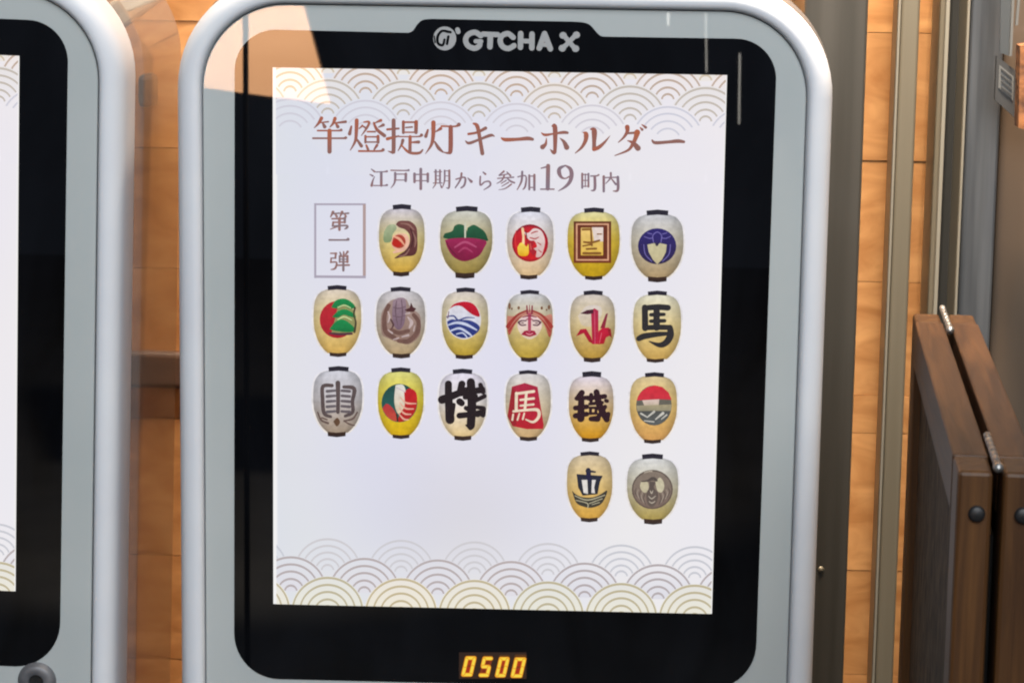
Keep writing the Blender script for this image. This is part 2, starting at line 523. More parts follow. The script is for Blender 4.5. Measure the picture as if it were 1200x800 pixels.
# ---- lettering strokes, in pixels of enlarged crops
TITLE = [
 ((360, 130, 12), [
  [(205,100,45),(165,170,35),(105,235,12)], [(175,165,16),(300,150,22)], [(225,175,25),(250,220,48)],
  [(395,105,45),(370,170,35),(325,225,15)], [(380,170,18),(545,150,36)], [(410,180,25),(435,220,45)],
  [(150,275,22),(440,275,22),(480,268,40)], [(85,382,24),(500,382,24),(545,378,42)], [(318,275,54),(318,570,54)],
  [(625,215,25),(600,320,45)], [(700,130,50),(695,280,45),(680,420,35),(610,550,12)], [(780,205,28),(735,245,16)], [(700,395,25),(765,490,45)],
  [(800,155,18),(875,155,30),(840,240,30),(765,345,10)], [(790,215,20),(825,235,28)], [(1040,130,38),(960,165,18)],
  [(940,165,26),(985,260,40),(1090,345,46)], [(1075,195,40),(1010,225,18)], [(850,290,22),(960,290,24)],
  [(822,350,30),(822,440,30)], [(822,362,20),(1000,362,22)], [(1000,352,38),(1000,440,38)], [(822,435,20),(1000,435,20)],
  [(835,480,26),(860,540,34)], [(985,480,36),(945,540,22)], [(730,562,26),(1020,562,26),(1070,545,44)]]),
 ((445, 130, 12), [
  [(110,258,30),(270,245,26)], [(198,130,50),(198,540,50),(180,578,36),(120,562,10)], [(110,390,42),(270,350,20)],
  [(335,150,38),(335,305,36)], [(335,157,25),(520,157,25)], [(515,152,48),(512,300,46)], [(370,232,20),(460,224,22)], [(335,298,20),(510,298,20)],
  [(270,358,18),(540,358,20),(590,338,44)], [(430,360,42),(428,570,42)], [(450,440,20),(550,435,42)],
  [(328,410,42),(310,470,32),(260,560,10)], [(310,480,18),(380,555,32),(450,590,36),(560,588,35),(605,545,22)],
  [(680,265,26),(650,355,44)], [(757,160,56),(755,330,50),(730,470,38),(645,600,8)], [(860,245,42),(790,290,16)], [(775,430,22),(830,520,44),(890,575,22)],
  [(870,212,24),(1060,215,24),(1115,190,50)], [(1000,225,56),(998,540,56),(970,588,34),(885,575,10)]]),
 ((535, 130, 12), [
  [(240,175,24),(290,205,50),(320,330,46),(365,595,50)], [(170,322,32),(290,300,32),(410,240,44)], [(130,420,16),(180,450,38),(320,400,32),(480,340,40),(535,355,12)],
  [(635,380,22),(690,402,48),(860,397,42),(1000,385,50),(1070,397,38)]]),
 ((620, 135, 12), [
  [(330,150,26),(365,170,60),(365,480,45),(345,520,48),(295,475,6)], [(175,245,12),(225,275,36),(340,260,25),(480,240,40),(540,245,34)],
  [(245,320,10),(235,400,36),(190,445,62)], [(435,320,10),(490,370,42),(530,450,66)],
  [(760,240,12),(800,262,60),(795,350,50),(740,450,35),(650,530,12)], [(865,195,18),(915,215,68),(915,380,50),(915,475,54)], [(915,475,50),(980,450,48),(1060,380,32),(1140,285,6)]]),
 ((710, 135, 12), [
  [(300,165,60),(300,230,46),(250,310,30),(175,380,12)], [(310,252,28),(400,245,32)], [(440,240,76),(420,310,56),(380,400,46),(310,490,32),(125,565,12)],
  [(305,355,12),(380,385,46),(450,460,72)], [(480,170,12),(510,200,36)], [(505,130,12),(560,170,36)],
  [(650,350,22),(695,385,42),(870,375,40),(1010,362,48),(1095,372,36)]]),
]
SUB = [
 ((430, 190, 12), [
  [(65,95,15),(110,130,28)], [(45,170,15),(85,190,28)], [(70,325,40),(85,260,25),(110,200,12)], [(130,135,18),(240,132,18),(285,125,32)], [(205,140,38),(205,325,38)], [(100,325,18),(240,325,18),(285,318,34)],
  [(340,112,20),(540,115,20),(590,110,32)], [(400,150,36),(400,230,34),(385,300,25),(340,360,10)], [(400,165,18),(560,165,18)], [(550,162,40),(548,260,38)], [(400,248,16),(550,248,16)],
  [(672,160,40),(672,275,36)], [(672,170,18),(865,170,18)], [(858,160,38),(858,270,36)], [(672,258,16),(860,258,16)], [(760,95,42),(760,372,40)],
  [(970,110,30),(970,290,28)], [(1030,110,28),(1030,290,28)], [(945,135,14),(1055,132,14)], [(970,190,12),(1030,190,12)], [(970,240,12),(1030,240,12)], [(935,290,16),(1060,290,16)], [(965,310,22),(930,362,12)], [(1035,310,14),(1052,350,28)],
  [(1095,115,26),(1093,260,24),(1060,360,10)], [(1095,120,14),(1165,120,14)], [(1160,115,32),(1158,345,30),(1120,355,12)], [(1095,190,12),(1160,190,12)], [(1095,260,12),(1160,260,12)]]),
 ((525, 190, 10.909), [
  [(105,215,20),(200,190,22),(225,215,28),(210,290,28),(170,325,22)], [(175,140,28),(160,220,26),(95,325,18)], [(255,200,14),(300,245,40)],
  [(450,125,18),(480,150,28)], [(415,180,22),(415,290,24),(470,250,20),(530,245,24),(540,295,26),(460,350,12)],
  [(715,115,26),(655,165,18)], [(655,168,16),(760,150,16)], [(755,125,16),(800,170,26)], [(635,205,16),(840,190,20)], [(720,170,24),(690,230,20),(625,270,10)], [(750,195,18),(800,240,26),(850,260,24)],
  [(745,230,18),(680,270,12)], [(775,255,18),(690,305,12)], [(810,280,22),(730,335,16),(650,350,8)],
  [(895,185,18),(995,175,20),(990,300,26),(960,345,16)], [(950,120,30),(940,240,28),(885,350,12)], [(1040,165,28),(1040,345,28)], [(1105,160,32),(1105,350,32)], [(1040,175,16),(1105,175,16)], [(1040,320,16),(1105,320,16)]]),
 ((625, 190, 10.909), [
  [(100,75,16),(180,55,26)], [(190,45,54),(185,335,54)], [(95,342,20),(265,342,20)],
  [(410,40,20),(340,75,46),(330,130,54),(360,190,36),(410,205,18),(460,180,22)], [(410,40,20),(470,80,46),(490,150,54),(470,240,48),(410,310,35),(320,365,10)],
  [(625,145,28),(625,325,28)], [(665,150,16),(665,310,16)], [(705,145,26),(705,310,26)], [(625,155,16),(705,155,16)], [(625,230,14),(705,230,14)], [(625,305,14),(705,305,14)],
  [(735,175,20),(810,172,20),(835,160,24)], [(785,180,36),(785,340,36),(735,360,10)],
  [(900,180,34),(900,370,32)], [(900,195,18),(1085,190,18)], [(1080,187,36),(1080,350,36),(1020,365,12)], [(990,135,28),(985,200,24),(925,270,12)], [(995,205,16),(1055,280,30)]]),
]
BOX = [
  [(285,145,25),(262,190,10)], [(290,160,14),(345,155,14)], [(305,165,12),(320,185,22)], [(370,145,25),(350,190,10)], [(375,160,14),(430,155,16)], [(395,165,12),(405,185,20)],
  [(275,207,14),(400,205,16)], [(395,200,22),(395,242,20)], [(290,240,14),(395,240,14)], [(287,240,18),(282,275,16)], [(280,275,14),(410,270,16),(415,290,20),(395,302,10)], [(345,205,24),(345,310,22)], [(335,275,16),(260,305,8)],
  [(250,405,16),(400,405,15),(425,400,28)],
  [(262,530,12),(318,530,14)], [(312,530,18),(307,575,16)], [(265,575,12),(312,575,12)], [(268,578,14),(264,615,14)], [(262,615,12),(318,615,15),(305,670,18),(265,682,8)],
  [(350,520,12),(360,545,18)], [(385,515,12),(386,545,18)], [(422,515,20),(402,545,12)], [(347,555,16),(347,612,16)], [(420,555,20),(420,612,20)], [(347,560,12),(420,558,12)], [(347,585,10),(420,585,10)], [(347,610,12),(420,610,12)], [(332,642,14),(436,640,16)], [(382,555,20),(382,690,20)],
]

def lettering(name, blocks, cols, base=0.0018, weight=1.0):
    p = Pic(base=base)
    k = 0
    for (ox, oy, sc), strokes in blocks:
        p.ox, p.oy, p.sc = ox, oy, sc
        for s in strokes:
            ca = cols[k % len(cols)]; cb = cols[(k * 5 + 2) % len(cols)]
            s = [(x, y, w_ * weight) for x, y, w_ in s]
            p.stroke(s, ca, cb)
            p.layer = (p.layer % 6)
            k += 1
    return p.mesh(name)

def lettering_box(name):
    p = Pic(355, 230, 8, base=0.0018)
    g, b = (176, 168, 184), (182, 158, 156)
    for s, c in (([(118, 62, 20), (118, 762, 20)], g), ([(108, 72, 18), (592, 72, 18)], g), ([(578, 72, 28), (578, 752, 28)], b), ([(108, 748, 24), (592, 752, 24)], g)):
        p.stroke(s, c, cap=False)
    for i, s in enumerate(BOX):
        p.stroke([(x, y, w_ * 1.15) for x, y, w_ in s], [(150, 112, 108), (138, 118, 122), (156, 116, 110)][i % 3])
        p.layer = 5 + (p.layer % 5)
    return p.mesh(name)

# ---- the nineteen lantern pictures
PROF = [(0, .44), (.02, .62), (.05, .74), (.10, .855), (.17, .94), (.25, .98), (.36, 1.0), (.50, 1.0), (.62, .97), (.73, .89), (.83, .785), (.91, .645), (.965, .51), (1.0, .40)]
def prof_w(t):
    for (a, wa), (b, wb) in zip(PROF, PROF[1:]):
        if t <= b:
            return wa + (wb - wa) * (t - a) / (b - a)
    return PROF[-1][1]

def lantern(name, o, cx, hw, cap, capx, bcap, bcapx, cols, emblem):
    p = Pic(o[0], o[1], 8, base=0.0013)
    y0, y1 = cap[1] - 6, bcap[0] + 8
    n = 26
    # pale halo, then the paper body
    p.poly([(cx + (hw * prof_w(abs(t)) + 16) * s, y0 - 6 + (y1 - y0 + 12) * abs(t)) for s, ts in ((1, [k / n for k in range(n + 1)]), (-1, [k / n for k in range(n, -1, -1)])) for t in ts], (236, 233, 240), (242, 234, 226))
    ct, cm, cb = cols
    def colr(t, s):
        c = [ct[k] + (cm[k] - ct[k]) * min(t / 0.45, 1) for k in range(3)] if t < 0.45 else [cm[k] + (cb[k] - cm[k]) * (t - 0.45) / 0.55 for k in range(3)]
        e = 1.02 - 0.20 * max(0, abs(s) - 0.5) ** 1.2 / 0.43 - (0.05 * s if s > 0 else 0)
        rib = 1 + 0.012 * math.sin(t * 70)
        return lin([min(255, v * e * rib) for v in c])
    S_ = [-1, -.93, -.78, -.5, 0, .5, .78, .93, 1]
    for k in range(n):
        ta, tb = k / n, (k + 1) / n
        for s0, s1 in zip(S_, S_[1:]):
            q = [(s0, ta), (s1, ta), (s1, tb), (s0, tb)]
            p.raw([p.uv(cx + hw * prof_w(t) * s, y0 + (y1 - y0) * t) for s, t in q], [colr(t, s) for s, t in q])
    p.layer += 1
    p.poly([(capx[0], cap[0] + 2), ((capx[0] + capx[1]) / 2, cap[0] - 8), (capx[1], cap[0] + 2), (capx[1] - 4, cap[1] + 2), ((capx[0] + capx[1]) / 2, cap[1] - 6), (capx[0] + 4, cap[1] + 2)], (34, 30, 44), (44, 40, 54))
    p.poly([(bcapx[0], bcap[0]), ((bcapx[0] + bcapx[1]) / 2, bcap[0] + 8), (bcapx[1], bcap[0]), (bcapx[1] - 4, bcap[1] - 4), ((bcapx[0] + bcapx[1]) / 2, bcap[1] + 6), (bcapx[0] + 4, bcap[1] - 4)], (66, 44, 30), (44, 32, 34))
    emblem(p)
    return p.mesh(name)

def emb1(p):
    p.poly([(762,330),(800,270),(860,262),(880,300),(845,350),(830,420),(770,430),(755,390)], (176, 186, 150), (132, 152, 108), True)
    p.poly([(872,262),(900,230),(960,226),(1015,236),(1066,290),(1075,400),(1072,500),(1040,550),(950,562),(860,580),(900,545),(960,505),(1000,440),(1000,360),(960,310),(905,290)], (120, 72, 68), (84, 38, 40), True)
    for q in ([(920,252,10),(990,262,16),(1040,310,10)], [(1030,330,10),(1058,400,18),(1050,470,8)], [(1000,490,8),(960,545,14),(900,560,8)]): p.stroke(q, (150, 108, 98))
    p.stroke([(1010,300,10),(1035,380,12),(1020,470,10)], (70, 30, 32))
    p.ell(908, 428, 78, 84, (236, 182, 154)); p.ell(903, 420, 62, 64, (176, 66, 48)); p.ell(882, 436, 46, 38, (188, 30, 20))
    p.stroke([(850,372,12),(905,395,24),(952,450,12)], (242, 172, 140)); p.stroke([(905,345,8),(968,362,18),(990,425,22),(950,492,26),(855,520,20)], (240, 188, 164))
def emb2(p):
    p.poly([(130,345),(200,322),(222,275),(270,258),(322,285),(327,396),(130,392)], (42, 98, 66), (20, 74, 48), True)
    p.poly([(345,292),(400,264),(455,290),(505,330),(532,390),(522,416),(342,398)], (38, 96, 64), (18, 70, 44), True)
    p.stroke([(322,255,18),(322,392,14)], (206, 206, 186))
    p.poly([(132,405),(200,392),(330,386),(450,396),(522,420),(500,480),(445,560),(320,606),(220,570),(160,490)], (158, 34, 84), (126, 14, 58), True)
    p.stroke([(225,475,14),(320,425,22),(425,472,14)], (184, 78, 118)); p.stroke([(260,520,10),(320,480,20),(390,520,10)], (172, 60, 102))
    p.stroke([(150,430,12),(190,500,14),(250,560,10)], (112, 18, 54))
def emb3(p):
    p.ell(930, 435, 170, 176, (150, 22, 44), (176, 20, 34)); p.ell(930, 435, 150, 156, (196, 30, 44), (210, 24, 30))
    p.poly([(870,330),(915,340),(960,300),(1010,305),(1048,340),(1070,420),(1055,500),(1030,560),(985,565),(990,520),(960,490),(995,470),(975,420),(930,410),(900,380)], (238, 218, 216), (220, 186, 180), True)
    for q in ([(940,345,10),(975,330,14),(1005,325,8)], [(930,385,12),(975,395,14),(1010,380,8)], [(1000,430,8),(1030,450,12)], [(1010,500,8),(1035,520,12)]): p.stroke(q, (190, 92, 92))
    p.poly([(895,412),(972,410),(950,475),(995,512),(960,552),(915,500)], (176, 30, 44)); p.stroke([(930,440,10),(940,490,14)], (214, 90, 84))
    p.stroke([(860,300,24),(868,380,20),(866,440,26)], (248, 214, 164)); p.stroke([(890,320,10),(900,400,12)], (120, 30, 30))
    p.poly([(812,478),(832,440),(858,432),(898,468),(914,442),(917,530),(885,556),(825,545)], (250, 222, 90), (238, 178, 8), True)
    p.stroke([(800,320,8),(790,400,14),(800,470,8)], (222, 52, 56))
def emb4(p):
    p.rect(138, 232, 490, 622, (104, 50, 26), (120, 52, 22))
    p.rect(160, 252, 468, 600, (226, 168, 132)); p.rect(174, 266, 454, 586, (108, 46, 24))
    p.rect(206, 292, 414, 550, (236, 200, 120), (232, 190, 80)); p.poly([(310,288),(415,288),(415,420),(330,420)], (236, 218, 210))
    for s in ([(222,308,20),(290,306,20)], [(300,300,16),(308,455,20)], [(235,425,18),(300,430,22),(380,410,18)], [(225,462,14),(300,448,16)], [(260,490,18),(350,486,18)], [(230,530,24),(388,530,24)], [(360,350,12),(400,350,12)]):
        p.stroke(s, (136, 88, 34))
def emb5(p):
    p.ell(920, 465, 180, 168, (44, 34, 112), (44, 32, 72))
    p.poly([(828,450),(895,436),(920,462),(945,436),(1010,450),(1002,520),(965,590),(922,634),(880,590),(842,520)], (206, 198, 160), (198, 184, 142))
    p.ell(918, 448, 14, 16, (50, 40, 70))
    for s in ([(886,425,9),(880,365,9),(922,332,9),(962,365,9),(956,425,9)], [(800,375,8),(850,392,8),(880,385,8)], [(960,385,8),(1000,392,8),(1045,372,8)], [(795,450,8),(810,540,9),(870,605,8)], [(1045,450,8),(1030,540,9),(970,605,8)], [(830,340,8),(870,350,8)], [(970,350,8),(1010,340,8)]):
        p.stroke(s, (116, 106, 176))
def emb6(p):
    p.ell(325, 375, 166, 174, (196, 40, 52), (170, 26, 44))
    p.poly([(330,250),(430,245),(490,300),(505,400),(500,480),(440,510),(270,500),(300,380)], (150, 150, 96))
    g = (30, 146, 80)
    p.poly([(268,262),(305,200),(380,178),(450,205),(494,258),(440,274),(385,246),(330,272)], g, (20, 120, 64), True)
    p.poly([(276,352),(330,296),(400,278),(470,312),(500,356),(440,346),(385,330),(330,356)], g, (20, 122, 66), True)
    p.poly([(250,466),(300,402),(360,372),(430,400),(496,470),(440,492),(330,484)], g, (18, 118, 62), True)
    for s in ([(330,262,10),(390,240,12),(450,266,8)], [(330,374,10),(390,348,14),(460,380,8)]): p.stroke(s, (204, 222, 158))
    p.stroke([(490,265,20),(480,330,14),(498,400,18),(485,490,22)], (72, 66, 48)); p.stroke([(255,502,18),(350,510,24),(460,505,22)], (86, 50, 62))
def emb7(p):
    p.poly([(790,228),(845,188),(962,180),(1010,262),(1096,330),(1104,430),(1092,530),(1005,602),(920,596),(790,545),(740,500),(735,330)], (166, 142, 134), (148, 118, 106), True)
    for q in ([(805,245,40),(770,330,40),(765,420,44),(785,500,44),(860,545,40)], [(1040,330,36),(1085,400,40),(1070,500,46),(990,575,44),(900,575,36)], [(830,470,36),(900,500,40),(990,480,34)]): p.stroke(q, (116, 84, 76))
    p.poly([(845,200),(900,170),(962,184),(968,300),(948,420),(905,470),(862,440),(838,350)], (158, 134, 146), (122, 96, 114), True)
    for q in ([(880,200,8),(870,300,12),(890,430,8)], [(925,190,8),(935,300,12),(920,430,8)], [(850,260,8),(900,270,10),(960,255,8)], [(850,340,8),(905,350,10),(955,335,8)]): p.stroke(q, (112, 88, 100))
    for q in ([(800,300,10),(815,350,18),(800,400,10)], [(985,350,10),(1020,400,34),(1000,450,14)], [(800,470,8),(840,500,16)], [(930,535,10),(990,520,20)], [(965,320,12),(1000,312,18)], [(1050,430,8),(1040,480,12)], [(850,560,8),(900,545,12)]): p.stroke(q, (198, 178, 178))
    p.stroke([(825,370,14),(850,420,18),(835,455,10)], (88, 60, 62)); p.poly([(955,282),(1003,262),(1016,212),(1036,255),(1066,270),(1040,302),(980,298)], (80, 42, 44))
def emb8(p):
    p.ell(308, 378, 164, 182, (228, 222, 224)); p.ell(308, 378, 152, 170, (226, 222, 232), (216, 222, 238))
    p.poly([(175,276),(220,228),(310,206),(392,224),(440,280),(458,346),(400,334),(340,292),(290,252),(230,246)], (196, 22, 48), (186, 10, 42), True)
    p.poly([(152,392),(200,372),(260,382),(330,378),(400,394),(458,440),(440,492),(380,532),(300,548),(212,514),(166,452)], (54, 68, 140), (34, 48, 118), True)
    for s in ([(165,425,12),(240,404,22),(330,420,26),(430,472,12)], [(190,478,14),(270,456,20),(350,500,20),(385,530,10)], [(240,510,10),(300,500,12),(340,540,10)]): p.stroke(s, (206, 214, 238))
    p.stroke([(150,348,12),(215,340,16),(258,380,18),(330,356,14),(410,358,8)], (74, 82, 140)); p.stroke([(170,300,8),(160,360,10)], (120, 80, 90))
def emb9(p):
    R_ = lambda q: [(1850 - x, y, w_) for x, y, w_ in q]
    p.poly([(716,340),(790,340),(900,290),(955,290),(1060,340),(1134,330),(1136,470),(1110,540),(1066,430),(1000,350),(925,330),(850,350),(785,430),(735,520),(714,440)], (206, 142, 124), (170, 66, 56), True)
    p.poly([(830,370),(925,330),(1020,370),(1040,440),(1000,520),(925,560),(850,520),(812,440)], (240, 212, 214), (226, 206, 178), True)
    for q in ([(722,440,40),(765,380,28),(820,325,18),(895,292,16)], [(735,480,16),(790,400,12),(850,345,8)]): p.stroke(q, (160, 54, 48)); p.stroke(R_(q), (164, 58, 50))
    for q in ([(900,246,14),(905,318,18)], [(925,240,8),(925,300,10)], [(950,246,14),(947,318,18)]): p.stroke(q, (144, 50, 68))
    p.stroke([(925,325,30),(925,480,30)], (186, 76, 104)); p.stroke([(860,350,10),(925,338,16),(990,350,10)], (148, 54, 78)); p.stroke([(895,375,10),(925,365,14),(955,375,10)], (168, 70, 96))
    for q in ([(822,400,20),(850,384,14),(892,384,12)], [(826,406,16),(850,426,14),(890,422,12)], [(850,405,10),(868,405,10)]): p.stroke(q, (96, 58, 74)); p.stroke(R_(q), (96, 58, 74))
    p.poly([(846,514),(875,478),(905,472),(925,496),(945,472),(975,478),(992,514),(925,534)], (164, 26, 60)); p.stroke([(895,500,8),(925,512,10),(955,500,8)], (232, 150, 160))
    for x, y, a, b in ((738, 246, 12, 30), (760, 270, 8, 12), (824, 262, 12, 16), (1040, 264, 12, 16), (1108, 256, 12, 22), (1085, 280, 8, 10)): p.ell(x, y, a, b, (126, 88, 64))
def emb10(p):
    p.poly([(180,340),(260,250),(380,250),(400,330),(330,430),(220,430)], (222, 210, 202), (218, 200, 170), True)
    c = (190, 26, 60)
    p.poly([(160,532),(200,466),(255,460),(302,540),(318,602),(280,582),(232,502)], (184, 26, 56), (170, 20, 40))
    p.poly([(372,482),(410,452),(470,450),(492,520),(442,542),(422,602),(368,606)], (200, 26, 60), (176, 20, 40))
    p.poly([(385,458),(440,322),(460,314),(432,452)], (130, 50, 72), (150, 30, 52)); p.poly([(455,462),(486,460),(497,548),(470,522)], (150, 26, 40))
    p.poly([(300,292),(332,268),(370,290),(372,604),(312,604)], (176, 40, 76), c); p.poly([(198,318),(262,286),(322,278),(322,316),(268,326)], (76, 30, 48))
    p.stroke([(335,300,6),(338,600,6)], (214, 96, 122)); p.stroke([(400,500,6),(380,590,6)], (222, 100, 120))
def emb11(p):
    c = (46, 43, 46)
    for s in ([(805,262,50),(808,455,52)], [(805,268,44),(920,258,48),(1022,264,48)], [(915,270,52),(915,450,54)], [(860,330,30),(915,328,34),(985,326,28)], [(860,390,30),(915,388,34),(990,386,30)], [(805,452,40),(920,446,44),(1035,448,42)],
              [(1040,450,48),(1045,520,56),(1005,588,52),(940,612,40),(845,578,8)], [(748,552,44),(800,530,50),(920,512,42),(1030,505,30)]): p.stroke([(x, y, w_ * 1.16) for x, y, w_ in s], c)
def emb12(p):
    c = (92, 78, 78)
    for s in ([(275,232,34),(190,240,36),(186,350,36),(200,490,36),(262,524,28)], [(385,245,30),(482,262,40),(466,380,34),(468,480,34),(398,518,28)], [(330,208,46),(332,350,38),(330,480,36)]): p.stroke(s, c)
    for k in range(5):
        y = 285 + k * 48
        p.stroke([(228,y,28),(302,y-6,24)], (106, 98, 104)); p.stroke([(366,y-6,24),(440,y,28)], (104, 94, 100))
    p.poly([(288,566),(325,530),(352,572),(320,612)], (104, 76, 56), None, True)
    for s in ([(142,480,14),(175,552,18),(240,582,20)], [(512,480,14),(470,540,18),(388,560,16)], [(390,562,12),(440,590,16),(486,602,12)], [(180,530,14),(230,548,14)]): p.stroke(s, (104, 84, 78))
def emb13(p):
    p.ell(906, 396, 168, 180, (34, 76, 72), (40, 100, 94))
    p.poly([(745,450),(790,402),(862,470),(884,566),(800,532)], (186, 54, 60), (200, 80, 60), True)
    p.poly([(870,228),(940,226),(968,300),(962,400),(932,470),(888,490),(858,380)], (232, 230, 224), (226, 206, 170), True)
    p.poly([(950,292),(1000,258),(1058,290),(1073,370),(1050,480),(980,550),(892,572),(915,490),(955,420)], (202, 26, 38), (178, 40, 36), True)
    for k in range(4):
        y = 350 + k * 50
        p.stroke([(915 - 6 * k, y - 10, 8), (970 - 8 * k, y + 44, 16), (1062 - 24 * k, y + 50, 10)], (238, 180, 158))
    p.stroke([(880,250,10),(960,290,10)], (206, 190, 200)); p.stroke([(880,500,14),(890,560,16)], (70, 40, 30))
def emb14(p):
    c = (34, 22, 28)
    for s in ([(165,218,62),(166,330,64),(180,550,80)], [(105,365,72),(230,318,62),(330,275,54)], [(292,218,62),(270,300,54)], [(375,200,72),(385,400,76),(375,605,72)], [(240,318,40),(380,290,50),(480,270,60)], [(465,225,40),(490,290,44)],
              [(420,372,38),(505,330,38)], [(410,430,30),(480,440,38)], [(268,512,52),(400,498,50),(485,485,60)], [(490,450,52),(490,505,46)], [(270,380,60),(290,395,56)], [(330,600,14),(372,625,44)], [(215,410,36),(200,500,40)], [(330,440,40),(440,500,50)], [(320,340,40),(420,330,44)]): p.stroke([(x, y, w_ * 1.1) for x, y, w_ in s], c)
def emb15(p):
    p.poly([(760,242),(880,208),(1000,244),(1058,600),(1052,638),(900,640),(765,612),(718,520)], (178, 40, 70), (190, 28, 44))
    p.poly([(760,242),(800,300),(800,600),(765,612),(718,520)], (160, 34, 44))
    c = (242, 224, 198)
    for s in ([(802,305,28),(800,452,28)], [(802,308,24),(965,286,26)], [(840,366,20),(965,352,22)], [(840,420,18),(962,408,20)], [(895,305,24),(882,452,24)], [(775,472,22),(900,460,22),(1000,460,30),(1012,520,28),(960,572,22),(890,548,12)], [(772,500,16),(764,552,18)], [(830,492,14),(812,552,16)], [(876,490,14),(862,545,16)]): p.stroke(s, c)
def emb16(p):
    c = (46, 18, 30)
    for s in ([(215,300,50),(172,352,42)], [(165,352,36),(275,345,36)], [(155,442,42),(262,430,40)], [(210,350,50),(205,540,62)], [(155,515,46),(262,498,40)], [(302,318,34),(300,370,34)], [(275,352,36),(430,332,40)], [(352,292,50),(382,420,56),(448,548,50)],
              [(440,372,32),(452,376,32)], [(290,402,28),(405,390,30)], [(296,440,26),(296,492,26)], [(290,438,22),(352,438,22)], [(350,440,26),(345,490,26)], [(290,492,22),(352,490,22)], [(300,542,40),(362,540,52)], [(432,428,36),(372,520,40)], [(462,495,38),(450,545,40)]): p.stroke([(x, y, w_ * 1.15) for x, y, w_ in s], c)
def emb17(p):
    p.ell(890, 418, 167, 188, (120, 112, 98), (84, 86, 84))
    p.poly([(728,372),(742,330),(775,285),(830,246),(900,230),(970,246),(1028,298),(1056,365),(940,360),(780,368)], (218, 46, 62), (206, 50, 66))
    p.poly([(780,370),(940,360),(935,415),(800,420)], (232, 206, 198), (196, 180, 158)); p.poly([(728,420),(1056,408),(1050,468),(735,470)], (172, 160, 128), (150, 142, 118))
    p.poly([(734,472),(1050,468),(1030,520),(960,580),(900,606),(830,580),(770,530)], (82, 82, 80), (96, 100, 100))
    for s in ([(828,528,10),(892,476,22)], [(905,548,10),(975,490,26)], [(768,492,16),(826,526,10)], [(960,545,8),(1010,505,14)], [(800,560,8),(890,570,12)]): p.stroke(s, (208, 204, 194))
def emb18(p):
    c = (38, 40, 60)
    p.poly([(165,275),(290,285),(410,292),(385,350),(362,465),(222,478),(180,400)], c, (34, 36, 46)); p.stroke([(275,240,46),(280,320,46)], (34, 32, 66)); p.stroke([(262,246,28),(340,256,16)], c)
    p.poly([(213,330),(266,330),(272,462),(232,452)], (234, 228, 222)); p.poly([(310,330),(346,330),(330,400),(338,455),(304,452)], (232, 226, 222))
    p.poly([(122,428),(160,465),(220,490),(300,495),(380,470),(452,428),(432,500),(390,560),(310,590),(230,580),(160,540)], (58, 54, 48), (64, 60, 52), True)
    for s in ([(150,478,8),(270,518,12),(430,472,8)], [(160,520,7),(265,548,10),(270,590,8)], [(285,550,8),(405,505,8)], [(310,560,6),(380,540,8)]): p.stroke(s, (186, 178, 148))
def emb19(p):
    p.ell(875, 420, 193, 184, (104, 92, 84), (104, 86, 78)); p.ell(875, 420, 178, 170, (136, 122, 110), (126, 106, 96))
    p.poly([(770,345),(832,352),(840,412),(818,448),(785,440),(760,395)], (198, 188, 158), None, True); p.poly([(905,350),(945,308),(980,350),(985,405),(962,446),(930,440),(912,400)], (204, 195, 166), None, True)
    p.stroke([(775,345,10),(830,338,18),(880,318,34),(915,335,22)], (84, 74, 70)); p.poly([(845,345),(905,352),(888,400),(928,452),(915,540),(870,585),(825,540),(822,450),(848,400)], (92, 80, 76), (104, 90, 82), True)
    for q in ([(800,262,7),(840,250,10),(872,248,10)], [(855,430,6),(868,455,12),(880,430,6)], [(840,480,6),(868,505,10),(905,480,6)], [(845,530,6),(870,545,10),(900,530,6)]): p.stroke(q, (190, 178, 162))
    for k in range(5):
        a = 0.5 * k
        for sg in (-1, 1):
            x0 = 875 + sg * (70 + 20 * k)
            p.stroke([(x0, 460 - 14 * k, 6), (x0 + sg * 12, 505 - 16 * k, 9), (x0 - sg * 10, 560 - 18 * k, 6)], (164, 150, 136) if k % 2 else (94, 82, 76))
